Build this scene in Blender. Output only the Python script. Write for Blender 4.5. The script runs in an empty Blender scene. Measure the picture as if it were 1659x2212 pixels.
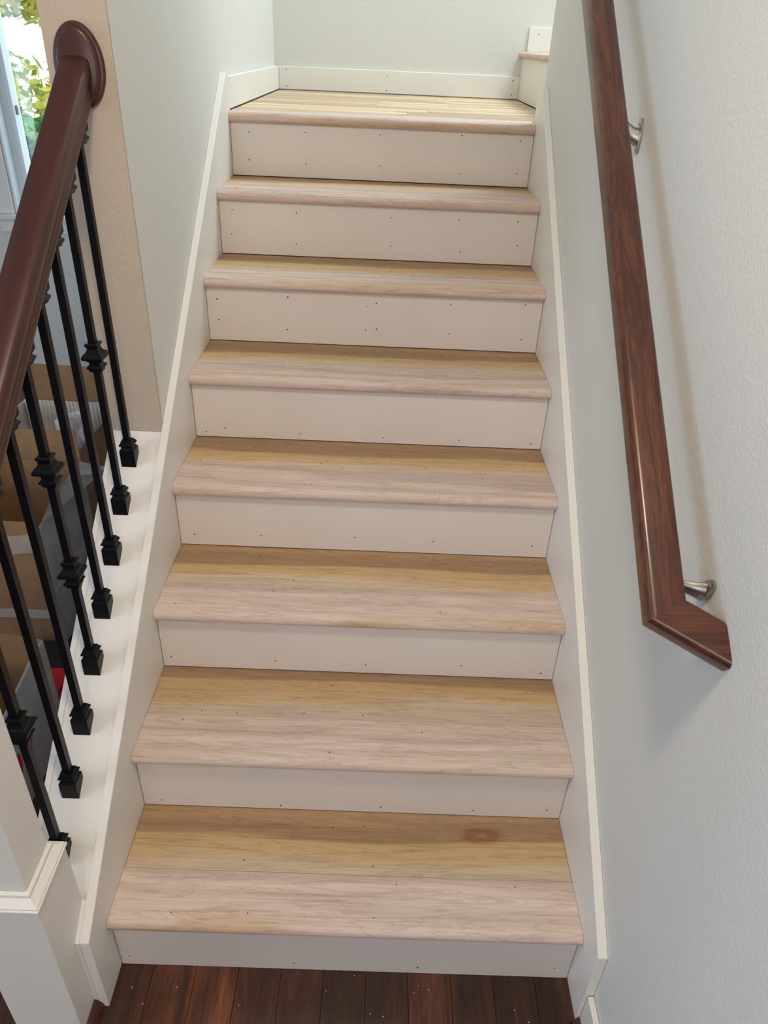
import bpy, bmesh, math, random
from mathutils import Matrix, Vector
random.seed(7)
S = bpy.context.scene
COL = S.collection

# ---------------------------------------------------------------- camera
cam_d = bpy.data.cameras.new('camera'); cam = bpy.data.objects.new('camera', cam_d); COL.objects.link(cam)
R = ((0.9991760105, -0.0391905137, -0.0105547925), (0.0121430010, 0.5367952973, -0.8436251278), (0.0387278651, 0.8428018227, 0.5368288741))
M = Matrix(R).to_4x4(); M.translation = Vector((0.0284087, -0.8299821, 1.7262120)); cam.matrix_world = M
cam_d.sensor_fit = 'VERTICAL'; cam_d.sensor_height = 36.0; cam_d.lens = 36.0 * 1598.552 / 2212.0
cam_d.clip_start = 0.02; S.camera = cam

# ---------------------------------------------------------------- world, lights, exposure
w = bpy.data.worlds.new('world'); S.world = w; w.use_nodes = True
bg = w.node_tree.nodes['Background']; bg.inputs[0].default_value = (0.86, 0.94, 1.0, 1); bg.inputs[1].default_value = 2.6
vs = S.view_settings; vs.view_transform = 'Standard'; vs.look = 'None'; vs.gamma = 1.0; vs.use_curve_mapping = False; vs.exposure = 0.0

def area(name, loc, target, sx, sy, power, col):
    d = bpy.data.lights.new(name, 'AREA'); d.shape = 'RECTANGLE'; d.size = sx; d.size_y = sy; d.energy = power; d.color = col
    o = bpy.data.objects.new(name, d); COL.objects.link(o); o.location = loc
    o.rotation_euler = (Vector(target) - Vector(loc)).to_track_quat('-Z', 'Y').to_euler(); return o
# daylight of unseen left glazing and the upstairs window over the landing; warm fill behind camera
area('daylight_left_glazing', (-3.9, -0.75, 1.2), (0.5, -0.6, 0.8), 2.4, 2.0, 62, (0.56, 0.75, 1.0))  # stand-in lamp for unseen glazing, the far left wall is solid
area('warm_rear_fill', (0.1, -4.1, 1.6), (0.1, 0, 1.2), 2.0, 1.4, 17, (1.0, 0.81, 0.69))  # added to warm the risers, stands for unseen hall lamps
area('daylight_upstairs', (1.5, 2.45, 4.3), (-0.3, 1.3, 1.2), 1.0, 1.4, 104, (0.78, 0.91, 1.0))
# recessed ceiling lights of the lower hall
for lx, ly, lp in ((-0.1, -0.3, 18), (-0.35, -1.3, 3), (-1.9, -0.2, 4)):
    area('ceiling_downlight', (lx, ly, 2.70), (lx, ly, 0), 0.2, 0.2, lp, (1.0, 0.84, 0.68))

# ---------------------------------------------------------------- constants of the stair
H, RUN, W = 0.19, 0.262068, 0.97823
XI, XO = W / 2, W / 2 + 0.019          # inner face of the skirt boards, face of the walls
SL = H / RUN; TH = math.atan(SL); CT, ST = math.cos(TH), math.sin(TH)
YB = 3.06                              # back wall
YE = 0.826                             # end of the full-height wall on the left
NOSE, NT = 0.0175, 0.032                # nosing overhang, tread thickness
XK = -0.636                            # outer face of the low wall
ORIG = {}

# ---------------------------------------------------------------- helpers
def link(o, parent=None, origin=(0, 0, 0)):
    COL.objects.link(o); ORIG[o.name] = Vector(origin)
    if parent is not None:
        o.parent = parent; o.location = Vector(origin) - ORIG[parent.name]
    else: o.location = origin
    return o
def mk(name, bm, mat, parent=None, origin=None, smooth=False, kind=None):
    bmesh.ops.recalc_face_normals(bm, faces=bm.faces)
    if origin is None:
        xs = [v.co for v in bm.verts]
        origin = ((min(c.x for c in xs) + max(c.x for c in xs)) / 2, (min(c.y for c in xs) + max(c.y for c in xs)) / 2, min(c.z for c in xs))
    bmesh.ops.translate(bm, verts=bm.verts, vec=-Vector(origin))
    me = bpy.data.meshes.new(name); bm.to_mesh(me); bm.free()
    me.materials.append(mat)
    if smooth:
        for p in me.polygons: p.use_smooth = True
        me.set_sharp_from_angle(angle=math.radians(40))
    o = bpy.data.objects.new(name, me); link(o, parent, origin)
    if kind: o['kind'] = kind
    return o
def root(name, loc):
    o = bpy.data.objects.new(name, None); o.empty_display_size = 0.1; return link(o, None, loc)
def tag(o, label, cat, group=None):
    o['label'] = label; o['category'] = cat
    if group: o['group'] = group
    return o
def struct(o, label=None):
    o['kind'] = 'structure'
    if label: o['label'] = label
    return o
def box(x0, x1, y0, y1, z0, z1, bev=0.0, bm=None, seg=1):
    bm = bm or bmesh.new()
    vs_ = [bm.verts.new((x, y, z)) for x in (x0, x1) for y in (y0, y1) for z in (z0, z1)]
    for f in ((0, 1, 3, 2), (4, 6, 7, 5), (0, 4, 5, 1), (2, 3, 7, 6), (0, 2, 6, 4), (1, 5, 7, 3)):
        bm.faces.new([vs_[i] for i in f])
    if bev: bmesh.ops.bevel(bm, geom=list(bm.edges), offset=bev, segments=seg, affect='EDGES', profile=0.5)
    return bm
def loft(rings, bm=None, caps=True):
    bm = bm or bmesh.new()
    rv = [[bm.verts.new(p) for p in r] for r in rings]
    n = len(rv[0])
    for a, b in zip(rv, rv[1:]):
        for i in range(n): bm.faces.new((a[i], a[(i + 1) % n], b[(i + 1) % n], b[i]))
    if caps: bm.faces.new(rv[0][::-1]); bm.faces.new(rv[-1])
    return bm
def prism_x(pts, x0, x1, bm=None):        # polygon in (y,z) run along x
    return loft([[(x0, y, z) for y, z in pts], [(x1, y, z) for y, z in pts]], bm)
def prism_y(pts, y0, y1, bm=None):
    return loft([[(x, y0, z) for x, z in pts], [(x, y1, z) for x, z in pts]], bm)
def prism_z(pts, z0, z1, bm=None):
    return loft([[(x, y, z0) for x, y in pts], [(x, y, z1) for x, y in pts]], bm)
def square_lathe(prof, cx, cy, bm=None):  # prof: (half width, z)
    return loft([[(cx - h, cy - h, z), (cx + h, cy - h, z), (cx + h, cy + h, z), (cx - h, cy + h, z)] for h, z in prof], bm)
def tube(path, radii, n=12, bm=None, squash=1.0):
    rings = []
    P = [Vector(p) for p in path]
    for i, p in enumerate(P):
        t = (P[min(i + 1, len(P) - 1)] - P[max(i - 1, 0)]).normalized()
        u = t.cross(Vector((0, 1, 0.01))).normalized(); v = t.cross(u)
        rings.append([tuple(p + radii[i] * (math.cos(a) * u + squash * math.sin(a) * v)) for a in [2 * math.pi * k / n for k in range(n)]])
    return loft(rings, bm)
def wavy(bm, amt, seed=0, sc=8.0):
    from mathutils import noise
    for v in bm.verts:
        n = noise.noise_vector(v.co * sc + Vector((seed * 3.1, seed * 1.7, seed)))
        v.co += n * amt

# ---------------------------------------------------------------- materials
def newmat(name, rough=0.5, spec=0.5):
    m = bpy.data.materials.new(name); m.use_nodes = True
    b = m.node_tree.nodes['Principled BSDF']; b.inputs['Roughness'].default_value = rough
    b.inputs['Specular IOR Level'].default_value = spec
    return m, m.node_tree, b
def nd(t, typ, **kw):
    n = t.nodes.new(typ)
    for k, v in kw.items(): setattr(n, k, v)
    return n
def ramp(t, stops, interp='LINEAR'):
    r = nd(t, 'ShaderNodeValToRGB'); cr = r.color_ramp; cr.interpolation = interp
    while len(cr.elements) < len(stops): cr.elements.new(0.5)
    for e, (p, c) in zip(cr.elements, stops): e.position = p; e.color = (*c, 1)
    return r
def objcoord(t, scale, rnd=True):
    tc = nd(t, 'ShaderNodeTexCoord'); mp = nd(t, 'ShaderNodeMapping'); mp.inputs['Scale'].default_value = scale
    t.links.new(tc.outputs['Object'], mp.inputs['Vector'])
    if rnd:
        oi = nd(t, 'ShaderNodeObjectInfo'); ml = nd(t, 'ShaderNodeMath', operation='MULTIPLY'); ml.inputs[1].default_value = 37.0
        t.links.new(oi.outputs['Random'], ml.inputs[0]); cb = nd(t, 'ShaderNodeCombineXYZ')
        for i in range(3): t.links.new(ml.outputs[0], cb.inputs[i])
        t.links.new(cb.outputs[0], mp.inputs['Location'])
    return mp, tc
def noise(t, vec, scale, detail=4, rough=0.55, dist=0.0):
    n = nd(t, 'ShaderNodeTexNoise'); n.inputs['Scale'].default_value = scale; n.inputs['Detail'].default_value = detail
    n.inputs['Roughness'].default_value = rough; n.inputs['Distortion'].default_value = dist
    if vec is not None: t.links.new(vec, n.inputs['Vector'])
    return n
def bump(t, b, h, strength, dist):
    bp = nd(t, 'ShaderNodeBump'); bp.inputs['Strength'].default_value = strength; bp.inputs['Distance'].default_value = dist
    t.links.new(h, bp.inputs['Height']); t.links.new(bp.outputs[0], b.inputs['Normal'])
def mixc(t, fac, a, b_, mode='MIX'):
    m = nd(t, 'ShaderNodeMix', data_type='RGBA', blend_type=mode)
    for sock, v in ((m.inputs[0], fac), (m.inputs[6], a), (m.inputs[7], b_)):
        if hasattr(v, 'links'): t.links.new(v, sock)
        else: sock.default_value = v if not isinstance(v, tuple) else (*v, 1)
    return m.outputs[2]

def paint(name, col, rough=0.55, tex=0.0, smudge=0.0, dirt=(0.55, 0.50, 0.44)):
    m, t, b = newmat(name, rough, 0.35)
    mp, tc = objcoord(t, (1, 1, 1))
    if smudge:
        n = noise(t, mp.outputs[0], 3.2, 5, 0.6, 0.4); r = ramp(t, [(0.42, (0, 0, 0)), (0.8, (1, 1, 1))]); t.links.new(n.outputs[0], r.inputs[0])
        mu = nd(t, 'ShaderNodeMath', operation='MULTIPLY'); mu.inputs[1].default_value = smudge; t.links.new(r.outputs[0], mu.inputs[0])
        t.links.new(mixc(t, mu.outputs[0], col, tuple(c * d for c, d in zip(col, dirt))), b.inputs['Base Color'])
    else: b.inputs['Base Color'].default_value = (*col, 1)
    if tex:
        n2 = noise(t, tc.outputs['Object'], 150.0, 2, 0.5, 0.6); r2 = ramp(t, [(0.38, (0, 0, 0)), (0.62, (1, 1, 1))]); t.links.new(n2.outputs[0], r2.inputs[0])
        bump(t, b, r2.outputs[0], tex, 0.0016)
    return m
M_WALL = paint('wall_paint', (0.69, 0.685, 0.64), 0.6, 0.2)
M_WALLROOM = paint('room_paint', (0.60, 0.58, 0.55), 0.6, 0.2)
M_WALLEND = paint('wall_end_shaded', (0.52, 0.425, 0.325), 0.6, 0.3)  # wall colour darkened and warmed with the shade on the end face
M_TRIM = paint('trim_paint', (0.80, 0.77, 0.715), 0.38, 0.0)
M_RISER = paint('riser_primer', (0.74, 0.67, 0.615), 0.6, 0.0, 0.22, (0.80, 0.78, 0.76))
M_CEIL = paint('ceiling_paint', (0.78, 0.77, 0.74), 0.8)
M_HOLE, _, b_ = newmat('nail_hole_dark', 0.9); b_.inputs['Base Color'].default_value = (0.03, 0.025, 0.02, 1)

def tread_wood(name, kind, knot=None):
    m, t, b = newmat(name, 0.52, 0.3)
    mp, tc = objcoord(t, (0.9, 7.0, 7.0))
    warp = noise(t, mp.outputs[0], 1.1, 3, 0.5, 0.5)
    sep = nd(t, 'ShaderNodeSeparateXYZ'); t.links.new(tc.outputs['Object'], sep.inputs[0])
    # position across the board (0 front .. 1 back), bent by the growth of the wood
    mr = nd(t, 'ShaderNodeMapRange'); mr.inputs['From Min'].default_value = -0.085; mr.inputs['From Max'].default_value = 0.085
    t.links.new(sep.outputs[1], mr.inputs['Value'])
    s1 = nd(t, 'ShaderNodeMath', operation='MULTIPLY_ADD'); s1.inputs[1].default_value = 0.85 if kind == 'back' else 1.2; s1.inputs[2].default_value = -0.43 if kind == 'back' else -0.6
    t.links.new(warp.outputs[0], s1.inputs[0])
    ad = nd(t, 'ShaderNodeMath', operation='ADD'); t.links.new(mr.outputs[0], ad.inputs[0]); t.links.new(s1.outputs[0], ad.inputs[1])
    if kind == 'back':
        r = ramp(t, [(0.0, (0.60, 0.475, 0.37)), (0.13, (0.64, 0.50, 0.345)), (0.25, (0.60, 0.425, 0.235)), (0.50, (0.565, 0.385, 0.20)), (0.56, (0.375, 0.245, 0.135)), (0.80, (0.36, 0.235, 0.135)), (1.0, (0.45, 0.30, 0.165))])
    elif kind == 'front':
        r = ramp(t, [(0.0, (0.60, 0.43, 0.30)), (0.10, (0.67, 0.52, 0.43)), (0.30, (0.69, 0.55, 0.47)), (0.45, (0.61, 0.475, 0.40)), (0.62, (0.72, 0.585, 0.50)), (0.8, (0.57, 0.435, 0.365)), (1.0, (0.65, 0.51, 0.43))])
    else:
        r = ramp(t, [(0.0, (0.58, 0.42, 0.26)), (0.3, (0.68, 0.53, 0.34)), (0.5, (0.56, 0.40, 0.25)), (0.75, (0.72, 0.59, 0.40)), (1.0, (0.60, 0.44, 0.28))])
    t.links.new(ad.outputs[0], r.inputs[0])
    mp2, _t = objcoord(t, (2.2, 60.0, 60.0)); g = noise(t, mp2.outputs[0], 1.6, 6, 0.65, 1.2)
    gr = ramp(t, [(0.30, (0.66, 0.62, 0.58)), (0.47, (0.97, 0.97, 0.97)), (0.7, (1.06, 1.06, 1.05))]); t.links.new(g.outputs[0], gr.inputs[0])
    c = mixc(t, 0.75, r.outputs[0], gr.outputs[0], 'MULTIPLY')
    mp3, _t = objcoord(t, (1.0, 9.0, 9.0)); g3 = noise(t, mp3.outputs[0], 2.6, 4, 0.6, 2.5)
    g3r = ramp(t, [(0.45, (1, 1, 1)), (0.495, (0.80, 0.76, 0.73)), (0.53, (1, 1, 1))]); t.links.new(g3.outputs[0], g3r.inputs[0])
    c = mixc(t, 0.8, c, g3r.outputs[0], 'MULTIPLY')
    if knot:                                              # a swirl of darker wood round a pale eye
        mk_ = nd(t, 'ShaderNodeMapping'); mk_.inputs['Location'].default_value = (-knot[0] / 1.9, -knot[1], 0); mk_.inputs['Scale'].default_value = (1 / 1.9, 1, 0)
        t.links.new(tc.outputs['Object'], mk_.inputs['Vector'])
        nk = noise(t, tc.outputs['Object'], 22, 3, 0.6); sc_ = nd(t, 'ShaderNodeVectorMath', operation='SCALE'); sc_.inputs['Scale'].default_value = 0.022
        t.links.new(nk.outputs['Color'], sc_.inputs[0]); av = nd(t, 'ShaderNodeVectorMath', operation='ADD'); t.links.new(mk_.outputs[0], av.inputs[0]); t.links.new(sc_.outputs[0], av.inputs[1])
        sb_ = nd(t, 'ShaderNodeVectorMath', operation='SUBTRACT'); t.links.new(av.outputs[0], sb_.inputs[0]); sb_.inputs[1].default_value = (0.011, 0.011, 0.011)
        ml_ = nd(t, 'ShaderNodeVectorMath', operation='MULTIPLY'); ml_.inputs[1].default_value = (1, 1, 0); t.links.new(sb_.outputs[0], ml_.inputs[0])
        ln = nd(t, 'ShaderNodeVectorMath', operation='LENGTH'); t.links.new(ml_.outputs[0], ln.inputs[0])
        kr = ramp(t, [(0.0, (0.95, 0.85, 0.74)), (0.006, (1.05, 0.95, 0.85)), (0.009, (0.66, 0.47, 0.36)), (0.013, (0.86, 0.66, 0.52)), (0.018, (0.72, 0.52, 0.40)), (0.024, (0.92, 0.82, 0.72)), (0.032, (1, 1, 1))])
        t.links.new(ln.outputs['Value'], kr.inputs[0]); c = mixc(t, 1.0, c, kr.outputs[0], 'MULTIPLY')
    hs = nd(t, 'ShaderNodeHueSaturation'); oi = nd(t, 'ShaderNodeObjectInfo')
    vr = nd(t, 'ShaderNodeMapRange'); vr.inputs['To Min'].default_value, vr.inputs['To Max'].default_value = (0.74, 1.20) if kind == 'landing' else (0.93, 1.07)
    t.links.new(oi.outputs['Random'], vr.inputs['Value']); t.links.new(vr.outputs[0], hs.inputs['Value']); t.links.new(c, hs.inputs['Color'])
    t.links.new(hs.outputs[0], b.inputs['Base Color'])
    bump(t, b, g.outputs[0], 0.08, 0.001)
    return m
M_TB, M_TF, M_TL = tread_wood('tread_rear_wood', 'back'), tread_wood('tread_nosing_wood', 'front'), tread_wood('landing_wood', 'landing')

M_TBK = tread_wood('knotty_tread_wood', 'back', (0.300, 0.020))

def dark_wood(name, cols, rough, scale, coat=0.0, vary=0.0, grain=0.6):
    m, t, b = newmat(name, rough, 0.5)
    mp, tc = objcoord(t, scale)
    n = noise(t, mp.outputs[0], 2.0, 6, 0.6, 1.5); r = ramp(t, [(0.3, cols[0]), (0.5, cols[1]), (0.72, cols[2])]); t.links.new(n.outputs[0], r.inputs[0])
    mp2, _t = objcoord(t, tuple(s * 6 for s in scale)); n2 = noise(t, mp2.outputs[0], 3.0, 4, 0.7)
    r2 = ramp(t, [(0.38, (0.42, 0.36, 0.34)), (0.52, (1.0, 1.0, 1.0)), (0.7, (1.25, 1.2, 1.15))]); t.links.new(n2.outputs[0], r2.inputs[0])
    c = mixc(t, grain, r.outputs[0], r2.outputs[0], 'MULTIPLY')
    if vary:
        oi = nd(t, 'ShaderNodeObjectInfo'); hs = nd(t, 'ShaderNodeHueSaturation'); vr = nd(t, 'ShaderNodeMapRange')
        vr.inputs['To Min'].default_value = 1 - vary; vr.inputs['To Max'].default_value = 1 + vary
        t.links.new(oi.outputs['Random'], vr.inputs['Value']); t.links.new(vr.outputs[0], hs.inputs['Value']); t.links.new(c, hs.inputs['Color']); c = hs.outputs[0]
    t.links.new(c, b.inputs['Base Color'])
    b.inputs['Coat Weight'].default_value = coat; b.inputs['Coat Roughness'].default_value = 0.15
    return m
M_FLOOR = dark_wood('floor_wood', ((0.022, 0.006, 0.003), (0.060, 0.017, 0.006), (0.15, 0.048, 0.016)), 0.38, (9, 0.9, 9), 0.1, 0.55)
M_RAILR = dark_wood('wall_rail_wood', ((0.040, 0.010, 0.004), (0.085, 0.024, 0.009), (0.135, 0.042, 0.015)), 0.33, (26, 1.6, 1.6), 0.15, 0, 0.9)
M_RAILL = dark_wood('stair_rail_wood', ((0.036, 0.008, 0.005), (0.052, 0.012, 0.007), (0.066, 0.016, 0.009)), 0.38, (8, 0.6, 0.6), 0.12, 0, 0.2)
M_SHOE = dark_wood('shoe_mould_wood', ((0.03, 0.008, 0.005), (0.06, 0.016, 0.008), (0.09, 0.03, 0.012)), 0.3, (9, 1, 9))
def iron():
    m, t, b = newmat('black_iron', 0.32, 0.5); b.inputs['Base Color'].default_value = (0.005, 0.005, 0.0065, 1); b.inputs['Specular IOR Level'].default_value = 0.16; return m
M_IRON = iron()
def metal():
    m, t, b = newmat('brushed_nickel', 0.34); b.inputs['Base Color'].default_value = (0.42, 0.39, 0.36, 1); b.inputs['Metallic'].default_value = 1.0
    return m
M_NICKEL = metal()
def cardboard(name, col, rough=0.75):
    m, t, b = newmat(name, rough, 0.25); mp, tc = objcoord(t, (1, 1, 1))
    n = noise(t, mp.outputs[0], 9, 5, 0.6); r = ramp(t, [(0.3, tuple(c * 0.8 for c in col)), (0.7, tuple(min(1, c * 1.15) for c in col))]); t.links.new(n.outputs[0], r.inputs[0])
    t.links.new(r.outputs[0], b.inputs['Base Color']); return m
M_KRAFT = cardboard('kraft_board', (0.27, 0.155, 0.075)); M_GREYB = cardboard('grey_board', (0.30, 0.28, 0.26)); M_WHITEB = cardboard('white_board', (0.72, 0.68, 0.62))
M_BLACKB = cardboard('black_board', (0.012, 0.012, 0.012)); M_REDB = cardboard('red_print', (0.45, 0.012, 0.02))
def plastic(name, col, tr, rough=0.2):
    m, t, b = newmat(name, rough, 0.5); b.inputs['Base Color'].default_value = (*col, 1)
    tp = nd(t, 'ShaderNodeBsdfTransparent'); mx = nd(t, 'ShaderNodeMixShader'); mx.inputs[0].default_value = tr
    out = t.nodes['Material Output']; t.links.new(b.outputs[0], mx.inputs[1]); t.links.new(tp.outputs[0], mx.inputs[2]); t.links.new(mx.outputs[0], out.inputs[0]); return m
M_BAGW, M_BAGP, M_BAGG, M_TAPE = plastic('milky_plastic', (0.74, 0.70, 0.76), 0.15), plastic('pink_plastic', (0.80, 0.28, 0.33), 0.1), plastic('grey_plastic', (0.36, 0.38, 0.42), 0.1), plastic('clear_tape', (0.62, 0.55, 0.48), 0.55, 0.08)
def glassmat():
    m = bpy.data.materials.new('pane_glass'); m.use_nodes = True; t = m.node_tree; t.nodes.remove(t.nodes['Principled BSDF'])
    tp = nd(t, 'ShaderNodeBsdfTransparent'); gl = nd(t, 'ShaderNodeBsdfGlossy'); gl.inputs['Roughness'].default_value = 0.02
    tp.inputs[0].default_value = (0.93, 0.97, 0.97, 1); mx = nd(t, 'ShaderNodeMixShader'); mx.inputs[0].default_value = 0.05
    t.links.new(tp.outputs[0], mx.inputs[1]); t.links.new(gl.outputs[0], mx.inputs[2]); t.links.new(mx.outputs[0], t.nodes['Material Output'].inputs[0]); return m
M_GLASS = glassmat()
def leafmat(name, a, b2):
    m, t, b = newmat(name, 0.5, 0.3); g = nd(t, 'ShaderNodeNewGeometry'); r = ramp(t, [(0.0, a), (1.0, b2)]); t.links.new(g.outputs['Random Per Island'], r.inputs[0])
    t.links.new(r.outputs[0], b.inputs['Base Color']); return m
M_LEAFG, M_LEAFY = leafmat('green_leaf', (0.06, 0.22, 0.07), (0.24, 0.42, 0.07)), leafmat('yellow_leaf', (0.55, 0.45, 0.05), (0.22, 0.36, 0.08))
M_BARK = cardboard('bark', (0.12, 0.08, 0.05)); M_PALE = paint('pale_siding_paint', (0.82, 0.82, 0.80), 0.6); M_CONC = cardboard('pale_concrete', (0.62, 0.60, 0.56)); M_VINYL = paint('white_vinyl', (0.80, 0.86, 0.90), 0.3)

# ================================================================ THE SETTING
# ---- floor of dark planks
PW = 0.0925; X0 = -0.325 - PW * 38
fl = struct(mk('floor', box(-4.1, 3.2, -4.3, YB, -0.08, -0.012), M_FLOOR), 'dark reddish brown hardwood plank floor')
k = 0; x = X0
plank_ends = {}
while x < 0.60:
    ys = [-4.3]
    while ys[-1] < YB - 0.5: ys.append(min(YB, ys[-1] + random.uniform(1.0, 2.0)))
    ys[-1] = YB
    for a, b2 in zip(ys, ys[1:]):
        if x + PW > -0.62 and x < 0.52 and a >= 0.02: continue          # under the stair
        mk('floor_plank', box(x + 0.0003, x + PW - 0.0003, a + 0.0003, b2 - 0.0003, -0.012, 0.0, 0.0006), M_FLOOR, fl)
    x += PW
# ---- walls
ZT = 5.2
wl = struct(mk('wall_left', box(XK + 0.004, -XO - 0.0003, YE, YB, 0, ZT), M_WALL), 'pale grey-green painted stair wall')
# end of that wall, facing the hall; warm shade put into its beige colour
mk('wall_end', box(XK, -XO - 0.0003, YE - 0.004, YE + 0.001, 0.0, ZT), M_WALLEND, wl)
WX0, WX1, WZ0, WZ1 = -1.822, -0.95, 0.925, 2.25
bm = box(-4.1, WX0, YB, YB + 0.16, -0.3, ZT)
box(WX1, 3.2, YB, YB + 0.16, -0.3, ZT, bm=bm); box(WX0, WX1, YB, YB + 0.16, -0.3, WZ0, bm=bm); box(WX0, WX1, YB, YB + 0.16, WZ1, ZT, bm=bm)
wb = struct(mk('wall_back', bm, M_WALL), 'pale painted wall at the back of the landing')
wr = struct(mk('wall_right', box(XO + 0.0003, XO + 0.12, -4.3, 1.872, 0, ZT), M_WALL), 'pale textured wall on the handrail side')
struct(mk('wall_landing', box(XO + 0.12, 1.9, 1.772, 1.872, 0, 3.2), M_WALL))
struct(mk('wall_upstairs', box(1.9, 2.0, 1.772, YB, 0, ZT), M_WALL))
struct(mk('wall_far_left', box(-4.25, -4.1, -4.3, YB, 0, ZT), M_WALLROOM))
bm = box(-4.25, -1.5, -4.45, -4.3, 0, ZT); box(1.4, 3.2, -4.45, -4.3, 0, ZT, bm=bm); box(-1.5, 1.4, -4.45, -4.3, 0, 0.7, bm=bm); box(-1.5, 1.4, -4.45, -4.3, 2.4, ZT, bm=bm)
struct(mk('wall_front', bm, M_WALLROOM))
struct(mk('ceiling', box(-4.25, XO + 0.12, -4.45, 0.75, 2.75, 2.85), M_CEIL))
struct(mk('ceiling_room', box(-4.25, XK, 0.75, YB + 0.1, 2.75, 2.85), M_CEIL))
struct(mk('ceiling_stairwell', box(XK, 3.2, 0.70, YB + 0.1, ZT, ZT + 0.1), M_CEIL))
struct(mk('wall_header', box(XK, XO + .12, 0.64, 0.75, 2.85, ZT), M_CEIL))

# ---- low wall carrying the balustrade, with its boarded cap
C0 = 0.290                                            # cap height above the line through the riser feet
def slab(x0, x1, y0, y1, c0, c1): return prism_x([(y0, y0 * SL + c0), (y1, y1 * SL + c0), (y1, y1 * SL + c1), (y0, y0 * SL + c1)], x0, x1)
kw = struct(mk('wall_low', prism_x([(-0.0205, 0), (YE - 0.004, 0), (YE - 0.004, (YE - 0.004) * SL + C0 - 0.018), (-0.0205, -0.0205 * SL + C0 - 0.018)], XK + 0.012, -XO - 0.001), M_TRIM), 'low white wall under the balusters')
mk('cap_board', slab(XK + 0.013, -XO - 0.0008, -0.021, YE - 0.005, C0 - 0.018, C0), M_TRIM, kw)
mk('cap_edge_strip', slab(XK, XK + 0.0128, -0.021, YE - 0.005, C0 - 0.12, C0 + 0.0008), M_TRIM, kw)

# ---- landing base boards, wall base boards
def board_x(name, x0, x1, y0, y1, z0, z1, label, mat=M_TRIM): return struct(mk(name, box(x0, x1, y0, y1, z0, z1, 0.0015), mat), label)
ZL = 8 * H
bb = board_x('baseboard_back', -XI, 0.602, YB - 0.012, YB - 0.0005, ZL + 0.003, ZL + 0.093, 'white base board on the back wall of the landing')
bl = board_x('baseboard_landing', -XO + 0.0005, -XI, 1.8515, YB - 0.0125, ZL + 0.003, ZL + 0.093, 'white base board on the left wall of the landing')
br = board_x('baseboard_right', XO - 0.013, XO - 0.0005, -4.25, -0.0875, 0.0, 0.112, 'white base board running from the foot of the stair')
board_x('baseboard_room', -4.1, XK, YB - 0.016, YB - 0.0005, 0.022, 0.09, 'white base board under the window', M_TRIM)
def quarter(x0, sx, y0, y1, r=0.024):
    pts = [(x0, 0)] + [(x0 + sx * r * math.cos(a), 0.001 + r * 1.15 * math.sin(a)) for a in [i * math.pi / 12 for i in range(7)]]
    return prism_y(pts, y0, y1)
struct(mk('trim_1', quarter(-0.5215, 1, -0.60, -0.083), M_SHOE, smooth=True), 'dark quarter round moulding at the post foot')
struct(mk('trim_2', quarter(XO - 0.0131, -1, -4.2, -0.0885, 0.018), M_SHOE, smooth=True), 'dark quarter round moulding under the right base board')
struct(mk('trim_3', box(-4.1, XK, YB - 0.03, YB - 0.0005, 0.0, 0.021, 0.003), M_SHOE), 'dark moulding along the room wall')

# ---- window in the back wall
wn = struct(root('window_1', (-1.4, YB, WZ0)), 'tall white window with garden view')
yf = YB + 0.10
mk('jamb', box(WX0 + 0.0005, WX0 + 0.014, YB - 0.004, yf, WZ0, WZ1), M_VINYL, wn); mk('jamb', box(WX1 - 0.014, WX1 - 0.0005, YB - 0.004, yf, WZ0, WZ1), M_VINYL, wn)
mk('head_jamb', box(WX0, WX1, YB - 0.004, yf, WZ1 - 0.014, WZ1 - 0.0005), M_VINYL, wn)
mk('window_sill', box(WX0 - 0.11, WX1 + 0.11, YB - 0.05, yf, WZ0 - 0.018, WZ0 + 0.004, 0.003), M_TRIM, wn)
mk('apron', box(WX0 - 0.085, WX1 + 0.085, YB - 0.018, YB - 0.0005, WZ0 - 0.082, WZ0 - 0.0185, 0.002), M_TRIM, wn)
mk('casing', box(WX0 - 0.075, WX0 - 0.002, YB - 0.02, YB - 0.0005, WZ0 + 0.0045, WZ1 + 0.08, 0.002), M_TRIM, wn); mk('casing', box(WX1 + 0.002, WX1 + 0.075, YB - 0.02, YB - 0.0005, WZ0 + 0.0045, WZ1 + 0.08, 0.002), M_TRIM, wn)
mk('casing', box(WX0 - 0.002, WX1 + 0.002, YB - 0.02, YB - 0.0005, WZ1, WZ1 + 0.08, 0.002), M_TRIM, wn)
gx0, gx1, gz0, gz1 = WX0 + 0.014, WX1 - 0.014, WZ0 + 0.004, WZ1 - 0.014
bm = box(gx0, gx0 + 0.05, yf - 0.04, yf + 0.03, gz0, gz1); box(gx1 - 0.05, gx1, yf - 0.04, yf + 0.03, gz0, gz1, bm=bm)
box(gx0 + .05, gx1 - .05, yf - 0.04, yf + 0.03, gz0, gz0 + 0.05, bm=bm); box(gx0 + .05, gx1 - .05, yf - 0.04, yf + 0.03, gz1 - 0.05, gz1, bm=bm)
fr = mk('window_frame', bm, M_VINYL, wn)
mk('pane', box(gx0 + 0.05, gx1 - 0.05, yf, yf + 0.005, gz0 + 0.05, gz1 - 0.05), M_GLASS, fr)
mk('sash_latch', box(gx0 + 0.052, gx0 + 0.060, yf - 0.02, yf - 0.001, 1.36, 1.40, 0.002), M_NICKEL, fr)

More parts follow.
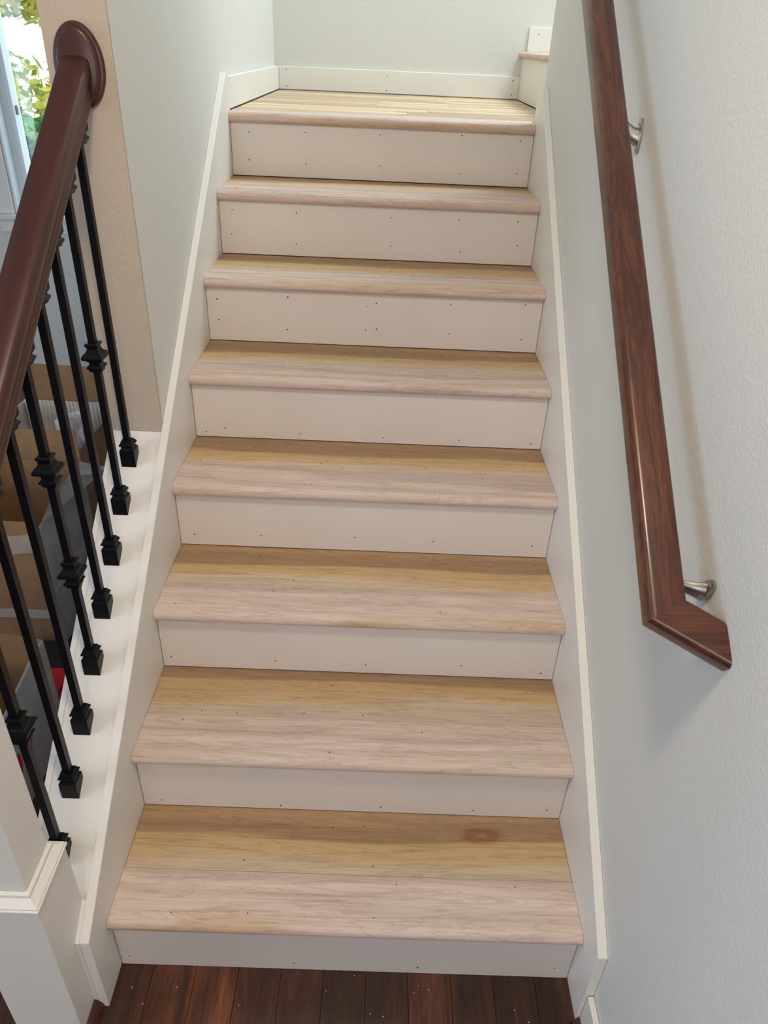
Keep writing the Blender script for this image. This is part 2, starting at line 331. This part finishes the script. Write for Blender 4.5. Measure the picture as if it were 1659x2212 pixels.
# ================================================================ STAIRCASE
st = tag(root('staircase', (0, 0.9, 0)), 'straight stair with bare maple coloured treads and white risers rising to a landing', 'staircase')
NAILS = {8: [(-0.429, 0.131), (-0.247, 0.137), (-0.007, 0.139), (0.257, 0.148), (0.447, 0.14), (-0.434, 0.05), (-0.247, 0.043), (-0.003, 0.048), (0.262, 0.036), (0.448, 0.043)],
 7: [(-0.448, 0.132), (-0.252, 0.131), (0.038, 0.129), (0.248, 0.131), (0.429, 0.133), (-0.456, 0.061), (-0.255, 0.038), (0.041, 0.044), (0.26, 0.036), (0.436, 0.062)],
 6: [(-0.458, 0.125), (-0.252, 0.139), (-0.024, 0.121), (0.005, 0.132), (0.221, 0.136), (0.438, 0.145), (-0.457, 0.064), (-0.257, 0.042), (-0.024, 0.051), (0.008, 0.055), (0.224, 0.05), (0.44, 0.042)],
 5: [(-0.46, 0.017), (-0.405, 0.031), (-0.194, 0.022), (0.039, 0.02), (0.254, 0.021), (0.459, 0.019)], 4: [(-0.45, 0.035), (-0.274, 0.039), (-0.026, 0.044), (0.183, 0.041), (0.446, 0.038)],
 3: [(-0.467, 0.034), (-0.208, 0.033), (0.017, 0.03), (0.255, 0.039), (0.457, 0.023)], 2: [(-0.446, 0.02), (-0.168, 0.015), (0.066, 0.021), (0.282, 0.021), (0.455, 0.032)], 1: [(-0.468, 0.033), (-0.112, 0.024), (0.158, 0.024), (0.455, 0.039)]}
def dots(pts, r=0.0019, axis='y', bm=None):
    bm = bm or bmesh.new()
    for (x, y, z) in pts:
        h = r * random.uniform(0.85, 1.35)
        if axis == 'y': ring = lambda o: [(x + r * math.cos(a), y + o, z + h * math.sin(a)) for a in [i * math.pi / 4 for i in range(8)]]
        else: ring = lambda o: [(x + r * math.cos(a), y + r * math.sin(a), z + o) for a in [i * math.pi / 4 for i in range(8)]]
        loft([ring(-0.0003), ring(0.0006)], bm)
    return bm
def nose_profile(y0, ztop, y1, t=NT):
    r = t / 2
    pts = [(y1, ztop), (y1, ztop - t)]
    for i in range(13):
        a = -math.pi / 2 - math.pi * i / 12
        pts.append((y0 + r + r * math.cos(a), ztop - r + r * math.sin(a)))
    return pts
for k in range(1, 9):
    yr = (k - 1) * RUN; zt = k * H
    rs = mk('riser', box(-XI + 0.0012, XI - 0.0012, yr, yr + 0.016, (k - 1) * H + (0.0025 if k > 1 else 0.0), zt - NT - 0.0002, 0.0006), M_RISER, st)
    mk('nail_holes', dots([(x, yr, (k - 1) * H + z) for x, z in NAILS[k]]), M_HOLE, rs, kind='stuff')
    if k < 8:
        tr = bpy.data.objects.new('tread', None); tr.empty_display_size = 0.05; link(tr, st, (0, yr + 0.12, zt))
        ys = yr + 0.106 + random.uniform(-0.004, 0.004)
        f = mk('nosing_board', prism_x(nose_profile(yr - NOSE, zt, ys - 0.0005), -XI + 0.0006, XI - 0.0006), M_TF, tr, origin=(0, (yr - NOSE + ys) / 2 + random.uniform(-.02, .02), zt), smooth=True)
        mk('rear_board', box(-XI + 0.0008, XI - 0.0008, ys + 0.0005, k * RUN + 0.012, zt - NT, zt - 0.0003, 0.0006), M_TBK if k == 1 else M_TB, tr, origin=(0, ys + 0.085 + (random.uniform(-.012, .012) if k > 1 else 0), zt))
        pts = [(random.uniform(-.46, .46), random.choice((yr + 0.015, yr + 0.085, yr + 0.125, yr + 0.22)) + random.uniform(-.008, .008), zt + 0.0) for _ in range(9)]
        mk('pin_holes', dots(pts, 0.0014, 'z'), M_HOLE, tr, kind='stuff')
# landing floor: nosing and strips of board
ld = bpy.data.objects.new('landing_floor', None); ld.empty_display_size = 0.05; link(ld, st, (0, 2.4, ZL))
yr = 7 * RUN
mk('nosing_board', prism_x(nose_profile(yr - NOSE, ZL, yr + 0.10), -XI + 0.0006, XI - 0.0006), M_TF, ld, smooth=True, origin=(0, yr + .04, ZL))
y = yr + 0.1006
while y < YB - 0.013:
    y2 = min(y + 0.058, YB - 0.0005)
    xs = [-XI + 0.0006]
    while xs[-1] < 0.3: xs.append(xs[-1] + random.uniform(0.35, 0.8))
    xs[-1] = 0.60
    for a, b2 in zip(xs, xs[1:]):
        mk('landing_plank', box(a + 0.0004, b2 - 0.0004, y + 0.0004, y2 - 0.0004, ZL - NT, ZL - random.uniform(0.0001, 0.0008), 0.0006), M_TL, ld)
    y = y2
# skirt boards
def skirt(x0, x1, c, top_end):
    y0 = -0.0855
    zt_ = min(ZL + 0.105, 9)
    ye = (zt_ - c) / SL
    y9 = ye + (0.066 if top_end == 'R' else 0.035)
    return prism_x([(y0, 0.0), (0.30, 0.0), (y9, 1.10), (y9, zt_ - 0.004 if y9 > ye else zt_), (ye, zt_), (y0, y0 * SL + c)], x0, x1)
for nm, x0, x1, c in (('L', -XO, -XI, 0.309), ('R', XI, XO, 0.316)):
    bm = skirt(x0, x1, c, nm); bmesh.ops.bevel(bm, geom=list(bm.edges), offset=0.0012, segments=1, affect='EDGES')
    mk('skirt_board', bm, M_TRIM, st)
# first step of the flight turning off the landing
wd = tag(root('winder_step', (1.2, 2.46, ZL)), 'single white step with a wooden nosing turning off the landing behind the right wall', 'step')
mk('riser', box(0.602, 0.618, 1.874, YB - 0.0006, ZL + 0.002, 1.684, 0.0006), M_TRIM, wd)
bm = bmesh.new(); pr = [(x_, z_) for x_, z_ in [(1.88, 1.708), (1.88, 1.684)] + [(0.584 + 0.012 + 0.012 * math.cos(a), 1.696 + 0.012 * math.sin(a)) for a in [-math.pi / 2 - math.pi * i / 8 for i in range(9)]]]
mk('nosing_board', prism_y(pr, 1.874, YB - 0.0005), M_TF, wd, smooth=True)
ub = struct(mk('baseboard_winder', box(0.618, 1.2, YB - 0.012, YB - 0.0005, 1.7082, 1.802, 0.001), M_TRIM), 'short white base board on the back wall above the winder step')
mk('nail_holes', dots([(0.66, YB - 0.012, 1.775)], 0.0024), M_HOLE, ub, kind='stuff')
mk('nail_holes', dots([(x_, YB - 0.012, z_) for x_, z_ in ((-0.455, 1.60), (-0.455, 1.535), (0.0, 1.59), (0.0, 1.535), (0.57, 1.595), (0.57, 1.54))], 0.0024), M_HOLE, bb, kind='stuff')

# ================================================================ BALUSTRADE
XB = -0.577
rl = tag(root('stair_railing', (XB, 0.4, 0.5)), 'dark cherry handrail on black iron balusters along the low wall', 'railing')
RC = 1.050
def rail_ring(prof, y, c): # vertical section of a raking rail: n is measured square to the slope
    return [(XB + x_, y, y * SL + c + n / CT) for x_, n in prof]
half = [(0.0, 0.0395), (0.014, 0.0388), (0.0225, 0.0370), (0.0262, 0.0345), (0.0288, 0.0290), (0.0295, 0.021), (0.0293, 0.015), (0.0272, 0.0120), (0.0250, 0.0095), (0.0245, 0.003), (0.0255, 0.001), (0.0252, -0.003), (0.0228, -0.005), (0.0228, -0.012), (0.0240, -0.015), (0.0238, -0.020), (0.0205, -0.024), (0.0190, -0.027), (0.0190, -0.030)]
prof = half + [(-x_, n) for x_, n in half[::-1][:-1]]
rail_y0 = -0.0402
hr = mk('handrail', loft([rail_ring(prof, rail_y0, RC), rail_ring(prof, 0.2, RC), rail_ring(prof, 0.5, RC), rail_ring(prof, YE - 0.0235, RC)]), M_RAILL, rl, smooth=True)
def oval(cx, cz, a, b2, y, n=48): return [(cx + a * math.cos(2 * math.pi * i / n), y, cz + b2 * math.sin(2 * math.pi * i / n)) for i in range(n)]
zc = YE * SL + RC + 0.014; XR = XB + 0.004
rings = [oval(XR, zc, 0.048, 0.073, YE - 0.0045), oval(XR, zc, 0.048, 0.073, YE - 0.010), oval(XR, zc, 0.046, 0.071, YE - 0.0135), oval(XR, zc, 0.042, 0.067, YE - 0.0145), oval(XR, zc, 0.041, 0.066, YE - 0.0185), oval(XR, zc, 0.038, 0.063, YE - 0.022), oval(XR, zc, 0.034, 0.059, YE - 0.0235)]
o = mk('rosette', loft(rings), M_RAILL, hr, smooth=True)
BW = 0.0072
SHOE = [(0.0175, -0.016), (0.0175, 0.026), (0.0150, 0.030), (0.0125, 0.033), (0.0128, 0.0345), (0.0168, 0.0385), (0.0168, 0.041), (0.0125, 0.0475), (0.0125, 0.0495), (0.0074, 0.0495)]
KN = [(0.0074, 0.031), (0.0118, 0.031), (0.0140, 0.0285), (0.0140, 0.0260), (0.0112, 0.0225), (0.0112, 0.0170), (0.0150, 0.0105), (0.0180, 0.009), (0.0215, 0.0045), (0.0225, 0.001), (0.0215, -0.0025), (0.0150, -0.0065), (0.0112, -0.0105), (0.0112, -0.0145), (0.0165, -0.0200), (0.0165, -0.0225), (0.0125, -0.0270), (0.0125, -0.031), (0.0074, -0.031)]
me_cache = {}
def shared(name, prof_, parent, loc):
    if name not in me_cache:
        o = mk(name, square_lathe(prof_, 0, 0), M_IRON, parent, origin=(0, 0, 0)); me_cache[name] = o.data; o.location = Vector(loc) - ORIG[parent.name]; ORIG[o.name] = Vector(loc); return o
    o = bpy.data.objects.new(name, me_cache[name]); return link(o, parent, loc)
for k in range(8):
    yb = 0.758 - 0.1015 * k; zb = yb * SL + C0; ztop = yb * SL + RC - 0.030 / CT
    bar = mk('baluster', square_lathe([(BW, zb - 0.02), (BW, ztop + 0.012)], XB, yb), M_IRON, rl, origin=(XB, yb, zb))
    shared('base_shoe', SHOE, bar, (XB, yb, zb + 0.004))
    shared('top_shoe', [(h, -z) for h, z in SHOE], bar, (XB, yb, ztop + 0.022))
    for dz in {1: (0.375,), 4: (0.256, 0.492), 7: (0.37,)}.get(k, ()):
        shared('knuckle', KN, bar, (XB, yb, zb + dz))

# ---- newel post at the foot of the low wall
nw = tag(root('newel_post', (XB, -0.085, 0)), 'square white newel post on a wider boxed base at the foot of the stair', 'post')
nx0, nx1, ny0, ny1 = -0.6455, -0.5165, -0.147, -0.022
mk('base_box', box(nx0, nx1, ny0, ny1, 0.0, 0.463, 0.0015), M_TRIM, nw)
cxp, cyp = (nx0 + nx1) / 2, (ny0 + ny1) / 2; hb = (nx1 - nx0) / 2; dy_ = (ny1 - ny0) / 2 - hb
def rect_lathe(prof_): return loft([[(cxp - h, cyp - h - dy_, z), (cxp + h, cyp - h - dy_, z), (cxp + h, cyp + h + dy_, z), (cxp - h, cyp + h + dy_, z)] for h, z in prof_])
mk('base_moulding', rect_lathe([(hb - .004, 0.4632), (hb + 0.002, 0.4632), (hb + 0.0035, 0.4645), (hb + 0.0035, 0.468), (hb + 0.001, 0.470), (hb + 0.0008, 0.473), (hb - 0.0015, 0.4745), (hb - 0.0125, 0.4835)]), M_TRIM, nw)
mk('post_moulding', rect_lathe([(hb - 0.0125, 0.4837), (hb - 0.0128, 0.4905), (hb - 0.0155, 0.493), (hb - 0.03, 0.494)]), M_TRIM, nw)
mk('post_shaft', box(cxp - 0.0455, cxp + 0.0455, cyp - 0.0440, cyp + 0.0440, 0.4942, 1.14, 0.0015), M_TRIM, nw)
mk('side_filler', slab(-0.5163, -XO - 0.0002, -0.085, -0.0235, -0.2, 0.306), M_TRIM, nw)
mk('post_cap', square_lathe([(0.045, 1.14), (0.058, 1.15), (0.058, 1.17), (0.03, 1.195), (0.001, 1.20)], cxp, cyp), M_TRIM, nw)

# ================================================================ WALL HANDRAIL
wh = tag(root('wall_handrail', (0.44, 0.5, 1.4)), 'reddish brown wooden handrail with a mitred return fixed to the right wall', 'handrail')
RCR = 1.125; RW, RT, RR = 0.0278, 0.040, 0.011
pl = Vector((0, CT, ST)); nn = Vector((0, -ST, CT))
def planept(x_, t_, n_): return Vector((x_, 0, RCR)) * 1.0 + pl * t_ + nn * n_
def rail_section():
    pts = []
    for cx_, cn, a0 in ((RW - RR, -RR, 0), (-(RW - RR), -RR, 90), (-(RW - RR), -RT + RR, 180), (RW - RR, -RT + RR, 270)):
        for i in range(6):
            a = math.radians(a0 + i * 18); pts.append((cx_ + RR * math.cos(a), cn + RR * math.sin(a)))
    return pts
sec = rail_section()
ckx, ckt = 0.4318, -0.045 / CT * 1.0 - RCR * 0.0
# offset of t so that t=0 sits at y=0 on the plane z = SL*y + RCR
far_t = 1.95 / CT
d1 = Vector((0, -1)); d2 = Vector((XO - ckx, -0.0440)).normalized()      # (x, t) directions of the two runs
n1 = Vector((-d1.y, d1.x)); n2 = Vector((-d2.y, d2.x)); mit = (n1 + n2) / (1 + n1.dot(n2))
def ring(p, off): return [tuple(planept(p[0] + s * off.x, p[1] + s * off.y, n_)) for s, n_ in sec]
ckt = -0.048 / CT
e2 = (Vector((ckx, ckt)) + d2 * ((XO - 0.0006 - ckx) / d2.x))
endoff = Vector((0, n2.y + n2.x * (-d2.y / d2.x) if False else (n2 - d2 * (n2.x / d2.x)).y))
mk('rail', loft([ring((ckx, far_t), n1), ring((ckx, ckt), mit)]), M_RAILR, wh, smooth=True)
M_RAILR2 = dark_wood('rail_return_wood', ((0.040, 0.010, 0.004), (0.085, 0.024, 0.009), (0.135, 0.042, 0.015)), 0.30, (1.4, 22, 22), 0.3)
mk('rail_return', loft([ring((ckx, ckt), mit), ring((e2.x, e2.y), endoff)]), M_RAILR2, wh, smooth=True)
def bracket(yb, zb, tilt):
    br_ = bpy.data.objects.new('bracket', None); br_.empty_display_size = 0.03; link(br_, wh, (XO, yb, zb))
    # pear shaped wall plate
    pts = []
    for i in range(24):
        a = 2 * math.pi * i / 24; yy = 0.0125 * math.cos(a); zz = 0.031 * math.sin(a)
        yy *= 1.0 if zz > 0 else (1.0 - 0.35 * (-zz / 0.031))
        pts.append((yb + yy * math.cos(tilt) - zz * math.sin(tilt), zb + yy * math.sin(tilt) + zz * math.cos(tilt)))
    cy_, cz_ = yb, zb
    sh = lambda s: [(cy_ + (a - cy_) * s, cz_ + (b2 - cz_) * s) for a, b2 in pts]
    mk('wall_plate', loft([[(XO - 0.0003, a, b2) for a, b2 in pts], [(XO - 0.004, a, b2) for a, b2 in pts], [(XO - 0.0055, a, b2) for a, b2 in sh(0.86)]]), M_NICKEL, br_, smooth=True)
    ry, rz = yb + 0.016, (yb + 0.016) * SL + RCR - RT / CT - 0.001
    path = []
    p0, p1, p2, p3 = Vector((XO - 0.004, yb, zb - 0.002)), Vector((XO - 0.03, yb, zb + 0.004)), Vector((ckx + 0.034, ry, rz - 0.02)), Vector((ckx + 0.006, ry, rz + 0.004))
    for i in range(13):
        s = i / 12; path.append(p0 * (1 - s) ** 3 + 3 * p1 * s * (1 - s) ** 2 + 3 * p2 * s * s * (1 - s) + p3 * s ** 3)
    mk('arm', tube(path, [0.0165 - 0.0065 * math.sin(min(1, i / 6) * math.pi / 2) for i in range(13)], 14, squash=0.55), M_NICKEL, br_, smooth=True)
    for ddy, ddz in ((0.0, 0.022), (0.004, -0.004), (0.0, -0.022)):
        yy, zz = yb + ddy * math.cos(tilt) - ddz * math.sin(tilt), zb + ddy * math.sin(tilt) + ddz * math.cos(tilt)
        mk('screw', loft([[(XO - 0.005 - q, yy + r_ * math.cos(a), zz + r_ * math.sin(a)) for a in [i * math.pi / 4 for i in range(8)]] for q, r_ in ((0, 0.0036), (0.0014, 0.0034), (0.002, 0.002))]), M_NICKEL, br_)
bracket(0.766, 1.590, -0.12)
bracket(0.012, 1.078, 0.55)

# ================================================================ THINGS IN THE ROOM BEYOND THE BALUSTERS
def panel(name, pts, t, mat, parent):      # a sheet of card: four or more corner points, thickness t
    P = [Vector(p) for p in pts]; n = (P[1] - P[0]).cross(P[2] - P[0]).normalized() * t
    return mk(name, loft([[tuple(p) for p in P], [tuple(p + n) for p in P]]), mat, parent)
# tall open box with taped front and torn grey side
b1 = tag(root('cardboard_box', (-1.2, 1.15, 0)), 'tall open brown carton with clear tape across its front and a torn grey side', 'box')
x0, x1, y0, y1, zt = -1.46, -0.978, 0.985, 1.37, 0.485
panel('front_panel', [(x0, y0, 0), (x1, y0, 0), (x1, y0, zt), (x0, y0, zt)], -0.004, M_KRAFT, b1)
panel('back_panel', [(x0, y1, 0), (x1, y1, 0), (x1, y1, zt), (x0, y1, zt)], 0.004, M_KRAFT, b1)
panel('side_panel', [(x0, y0 + .004, 0), (x0, y1 - .004, 0), (x0, y1 - .004, zt), (x0, y0 + .004, zt)], 0.004, M_KRAFT, b1)
panel('side_panel', [(x1, y0 + .004, 0), (x1, y1 - .004, 0), (x1, y1 - .004, zt + 0.0), (x1, y0 + .004, zt - 0.03)], -0.004, M_GREYB, b1)
panel('bottom_panel', [(x0, y0, 0.0), (x1, y0, 0.0), (x1, y1, 0.0), (x0, y1, 0.0)], 0.004, M_KRAFT, b1)
panel('back_flap', [(x0, y1, zt + .001), (x1, y1, zt + .001), (x1 - 0.01, y1 + 0.02, 0.587), (x0, y1 + 0.02, 0.587)], 0.004, M_KRAFT, b1)
panel('side_flap', [(x1 + .001, y0 + 0.03, zt - 0.02), (x1 + .001, y1 - 0.01, zt + .001), (x1 + 0.10, y1 - 0.02, zt - 0.01), (x1 + 0.085, y0 + 0.24, zt + 0.035), (x1 + 0.05, y0 + 0.18, zt + 0.06), (x1 + 0.03, y0 + 0.08, zt + 0.05)], 0.004, M_GREYB, b1)
bm = bmesh.new()
rows = []
for i in range(15):
    x_ = x0 + 0.02 + (x1 - x0 - 0.02) * i / 14
    rows.append([(x_, y0 - 0.0015 - 0.003 * abs(math.sin(i * 1.7 + j)), 0.372 + 0.022 * j + 0.006 * math.sin(i * 2.1)) for j in range(4)])
for a, b2 in zip(rows, rows[1:]):
    for j in range(3):
        bm.faces.new([bm.verts.new(p) for p in (a[j], b2[j], b2[j + 1], a[j + 1])])
bmesh.ops.remove_doubles(bm, verts=bm.verts, dist=1e-5)
mk('tape', bm, M_TAPE, b1)
mk('tape', box(x0, x1 + .0015, y0 - 0.0012, y0 - 0.0002, 0.115, 0.15), M_TAPE, b1)
mk('tape', box(x1 + 0.0002, x1 + 0.0012, y0 - .001, y1, 0.205, 0.225), M_TAPE, b1)
# box holding bags
b2_ = tag(root('cardboard_box', (-1.2, 1.75, 0)), 'open carton holding plastic bags with a brown flap standing up at its back', 'box')
x0, x1, y0, y1, zt = -1.44, -1.05, 1.50, 1.97, 0.44
for nm, pts, t_, mt in (('front_panel', [(x0, y0, 0), (x1, y0, 0), (x1, y0, zt), (x0, y0, zt)], -0.004, M_KRAFT), ('back_panel', [(x0, y1, 0), (x1, y1, 0), (x1, y1, zt - .02), (x0, y1, zt - .02)], 0.004, M_WHITEB),
    ('side_panel', [(x0, y0 + .004, 0), (x0, y1 - .004, 0), (x0, y1 - .004, zt - .02), (x0, y0 + .004, zt)], 0.004, M_WHITEB), ('side_panel', [(x1, y0 + .004, 0), (x1, y1 - .004, 0), (x1, y1 - .004, zt - .02), (x1, y0 + .004, zt)], -0.004, M_KRAFT),
    ('bottom_panel', [(x0, y0, 0), (x1, y0, 0), (x1, y1, 0), (x0, y1, 0)], 0.004, M_KRAFT), ('back_flap', [(x0 + 0.04, y1, zt - .018), (x1 - 0.01, y1, zt - .018), (x1 - 0.01, y1 + 0.035, zt + 0.125), (x0 + 0.015, y1 + 0.035, zt + 0.13)], 0.005, M_KRAFT),
    ('side_flap', [(x0, y0 + 0.01, zt + .001), (x0, y1 - 0.2, zt - .01), (x0 - 0.17, y1 - 0.21, zt - 0.02), (x0 - 0.17, y0 + 0.01, zt - 0.02)], 0.004, M_WHITEB)):
    panel(nm, pts, t_, mt, b2_)
def blob(name, c, r, seed, mat, amt=0.35):
    bm = bmesh.new(); bmesh.ops.create_icosphere(bm, subdivisions=4, radius=1.0)
    from mathutils import noise as nz
    for v in bm.verts:
        d = v.co.normalized(); q = 1 + amt * nz.noise(d * 1.6 + Vector((seed, 0, 0))) + 0.22 * abs(nz.noise(d * 5 + Vector((seed, 3, 0)))) 
        v.co = Vector((c[0] + d.x * r[0] * q, c[1] + d.y * r[1] * q, c[2] + d.z * r[2] * q))
    return mk(name, bm, mat)
tag(blob('plastic_bag', (-1.19, 1.80, 0.335), (0.065, 0.075, 0.125), 2.3, M_BAGW), 'upright milky plastic bag with a pinkish tint in the open carton', 'bag')
tag(blob('plastic_bag', (-1.115, 1.66, 0.30), (0.05, 0.085, 0.10), 5.1, M_BAGG), 'dull grey plastic bag at the side of the open carton', 'bag')
tag(blob('plastic_bag', (-1.31, 1.66, 0.345), (0.058, 0.06, 0.055), 9.7, M_BAGP, 0.5), 'small crumpled pink plastic bag in the open carton', 'bag')
# corrugated insert leaning at the back of that box
bm = bmesh.new(); n = 46; y_ = y1 - 0.022
pts_f = [(x0 + 0.012 + (x1 - x0 - 0.03) * i / n, y_ + 0.0035 * math.cos(i * math.pi)) for i in range(n + 1)]
prism_z(pts_f + [(a, b2 + 0.007) for a, b2 in pts_f[::-1]], 0.006, 0.432, bm)
tag(mk('corrugated_sheet', bm, M_WHITEB), 'off-white corrugated card sheet standing inside the open carton', 'card')
# low box with red print, next to the low wall
b3 = tag(root('cardboard_box', (-0.86, 0.45, 0)), 'low open carton with red print on its grey side next to the low wall', 'box')
x0, x1, y0, y1, zt = -1.20, -0.845, 0.26, 0.64, 0.345
zf = 0.300
for nm, pts, t_, mt in (('front_panel', [(x0, y0, 0), (x1, y0, 0), (x1, y0, zf), (x0, y0, zf)], -0.004, M_KRAFT), ('back_panel', [(x0, y1, 0), (x1, y1, 0), (x1, y1, zt), (x1 - .08, y1, zt + .016), (x0, y1, zt + .01)], 0.004, M_KRAFT),
    ('side_panel', [(x0, y0 + .004, 0), (x0, y1 - .004, 0), (x0, y1 - .004, zt), (x0, y0 + .004, zf)], 0.004, M_KRAFT), ('side_panel', [(x1, y0 + .004, 0), (x1, y1 - .004, 0), (x1, y1 - .004, zt), (x1 - .006, y1 - .06, zt - 0.006), (x1 - .01, y0 + .15, zf + .005), (x1, y0 + .004, zf)], -0.004, M_GREYB),
    ('bottom_panel', [(x0, y0, 0), (x1, y0, 0), (x1, y1, 0), (x0, y1, 0)], 0.004, M_KRAFT)):
    panel(nm, pts, t_, mt, b3)
for cy_, cz_, a_, b2 in ((0.375, 0.16, 0.030, 0.050), (0.455, 0.175, 0.018, 0.032)):
    bm = bmesh.new(); N = 24
    outer = [(x1 + 0.0006, cy_ + a_ * math.cos(2 * math.pi * i / N), cz_ + b2 * math.sin(2 * math.pi * i / N)) for i in range(N)]
    inner = [(x1 + 0.0006, cy_ + a_ * 0.45 * math.cos(2 * math.pi * i / N), cz_ + b2 * 0.45 * math.sin(2 * math.pi * i / N)) for i in range(N)]
    ov, iv = [bm.verts.new(p) for p in outer], [bm.verts.new(p) for p in inner]
    for i in range(N):
        if i in (2, 3): continue
        bm.faces.new((ov[i], ov[(i + 1) % N], iv[(i + 1) % N], iv[i]))
    mk('red_print', bm, M_REDB, b3)
# black and red box between the cartons
b4 = tag(root('printed_box', (-0.98, 0.80, 0)), 'small black box with a red band between two cartons', 'box')
mk('body', box(-1.10, -0.90, 0.70, 0.955, 0.0, 0.05, 0.002), M_BLACKB, b4); mk('red_band', box(-1.101, -0.899, 0.699, 0.83, 0.012, 0.052, 0.001), M_REDB, b4)

# ================================================================ GARDEN OUTSIDE THE WINDOW
gz = -0.35
struct(mk('ground', box(-14, 6, YB + 0.17, 22, gz - 0.1, gz), M_CONC), 'pale ground outside the window')
def leaves(c, r, n, size, bm=None):
    bm = bm or bmesh.new()
    for _ in range(n):
        while True:
            d = Vector((random.uniform(-1, 1), random.uniform(-1, 1), random.uniform(-1, 1)))
            if 0.35 < d.length < 1: break
        p = Vector((c[0] + d.x * r[0], c[1] + d.y * r[1], c[2] + d.z * r[2]))
        s = size * random.uniform(0.6, 1.3)
        u = Vector((random.uniform(-1, 1), random.uniform(-1, 1), random.uniform(-.6, .6))).normalized(); v = u.cross(Vector((random.uniform(-1, 1), random.uniform(-1, 1), random.uniform(-1, 1)))).normalized()
        bm.faces.new([bm.verts.new(p + q) for q in (-u * s, -u * .2 * s + v * s * .45, u * s, -u * .2 * s - v * s * .45)])
    return bm
def shrub(c, r, n, size, mat, label, cat='shrub'):
    s = tag(root('garden_' + cat, (c[0], c[1], gz)), label, cat)
    mk('foliage', leaves(c, r, n, size), mat, s, kind='stuff')
    bm = bmesh.new()
    for i in range(5):
        a = i * 1.26; tube([(c[0] + .03 * math.cos(a), c[1] + .03 * math.sin(a), gz), (c[0] + r[0] * .25 * math.cos(a), c[1] + r[1] * .25 * math.sin(a), (gz + c[2]) / 2), (c[0] + r[0] * .6 * math.cos(a), c[1] + r[1] * .6 * math.sin(a), c[2] + r[2] * .5)], [0.02, 0.014, 0.006], 6, bm)
    mk('stems', bm, M_BARK, s)
shrub((-2.85, 5.4, 0.42), (0.9, 0.5, 0.78), 3200, 0.075, M_LEAFG, 'dense bright green shrub close outside the window')
shrub((-3.75, 7.6, 0.75), (0.8, 0.5, 0.8), 1100, 0.07, M_LEAFY, 'sparse yellow green shrub behind the dense green one')
shrub((-5.6, 13.0, 2.6), (2.6, 1.2, 0.9), 2600, 0.14, M_LEAFY, 'tall yellow leaved tree beyond the pale fence', 'tree')
fe = tag(root('garden_fence', (-4.5, 10.0, gz)), 'pale boarded fence across the garden', 'fence')
for i in range(9): mk('board', box(-9.0, 1.0, 10.0, 10.03, gz + 0.02 + i * 0.2, gz + 0.21 + i * 0.2, 0.004), M_PALE, fe)
for i in range(6): mk('post', box(-9 + i * 2, -8.9 + i * 2, 10.03, 10.12, gz, gz + 1.9), M_PALE, fe)

# ================================================================ LINT ON THE FLOOR
bm = bmesh.new()
for _ in range(60):
    x_, y_ = random.uniform(-0.46, 0.45), random.uniform(-0.30, -0.01); a = random.uniform(0, 3.14); l_ = random.uniform(0.0006, 0.0022); w_ = 0.0006
    u = Vector((math.cos(a), math.sin(a), 0)) * l_; v = Vector((-math.sin(a), math.cos(a), 0)) * w_
    c_ = Vector((x_, y_, 0.0004)); loft([[tuple(c_ + q) for q in (-u - v, u - v, u + v, -u + v)], [tuple(c_ + q + Vector((0, 0, 0.0005))) for q in (-u - v, u - v, u + v, -u + v)]], bm)
lint = mk('sawdust', bm, M_WHITEB, kind='stuff'); lint['label'] = 'pale specks of sawdust on the dark floor at the stair foot'; lint['category'] = 'dust'
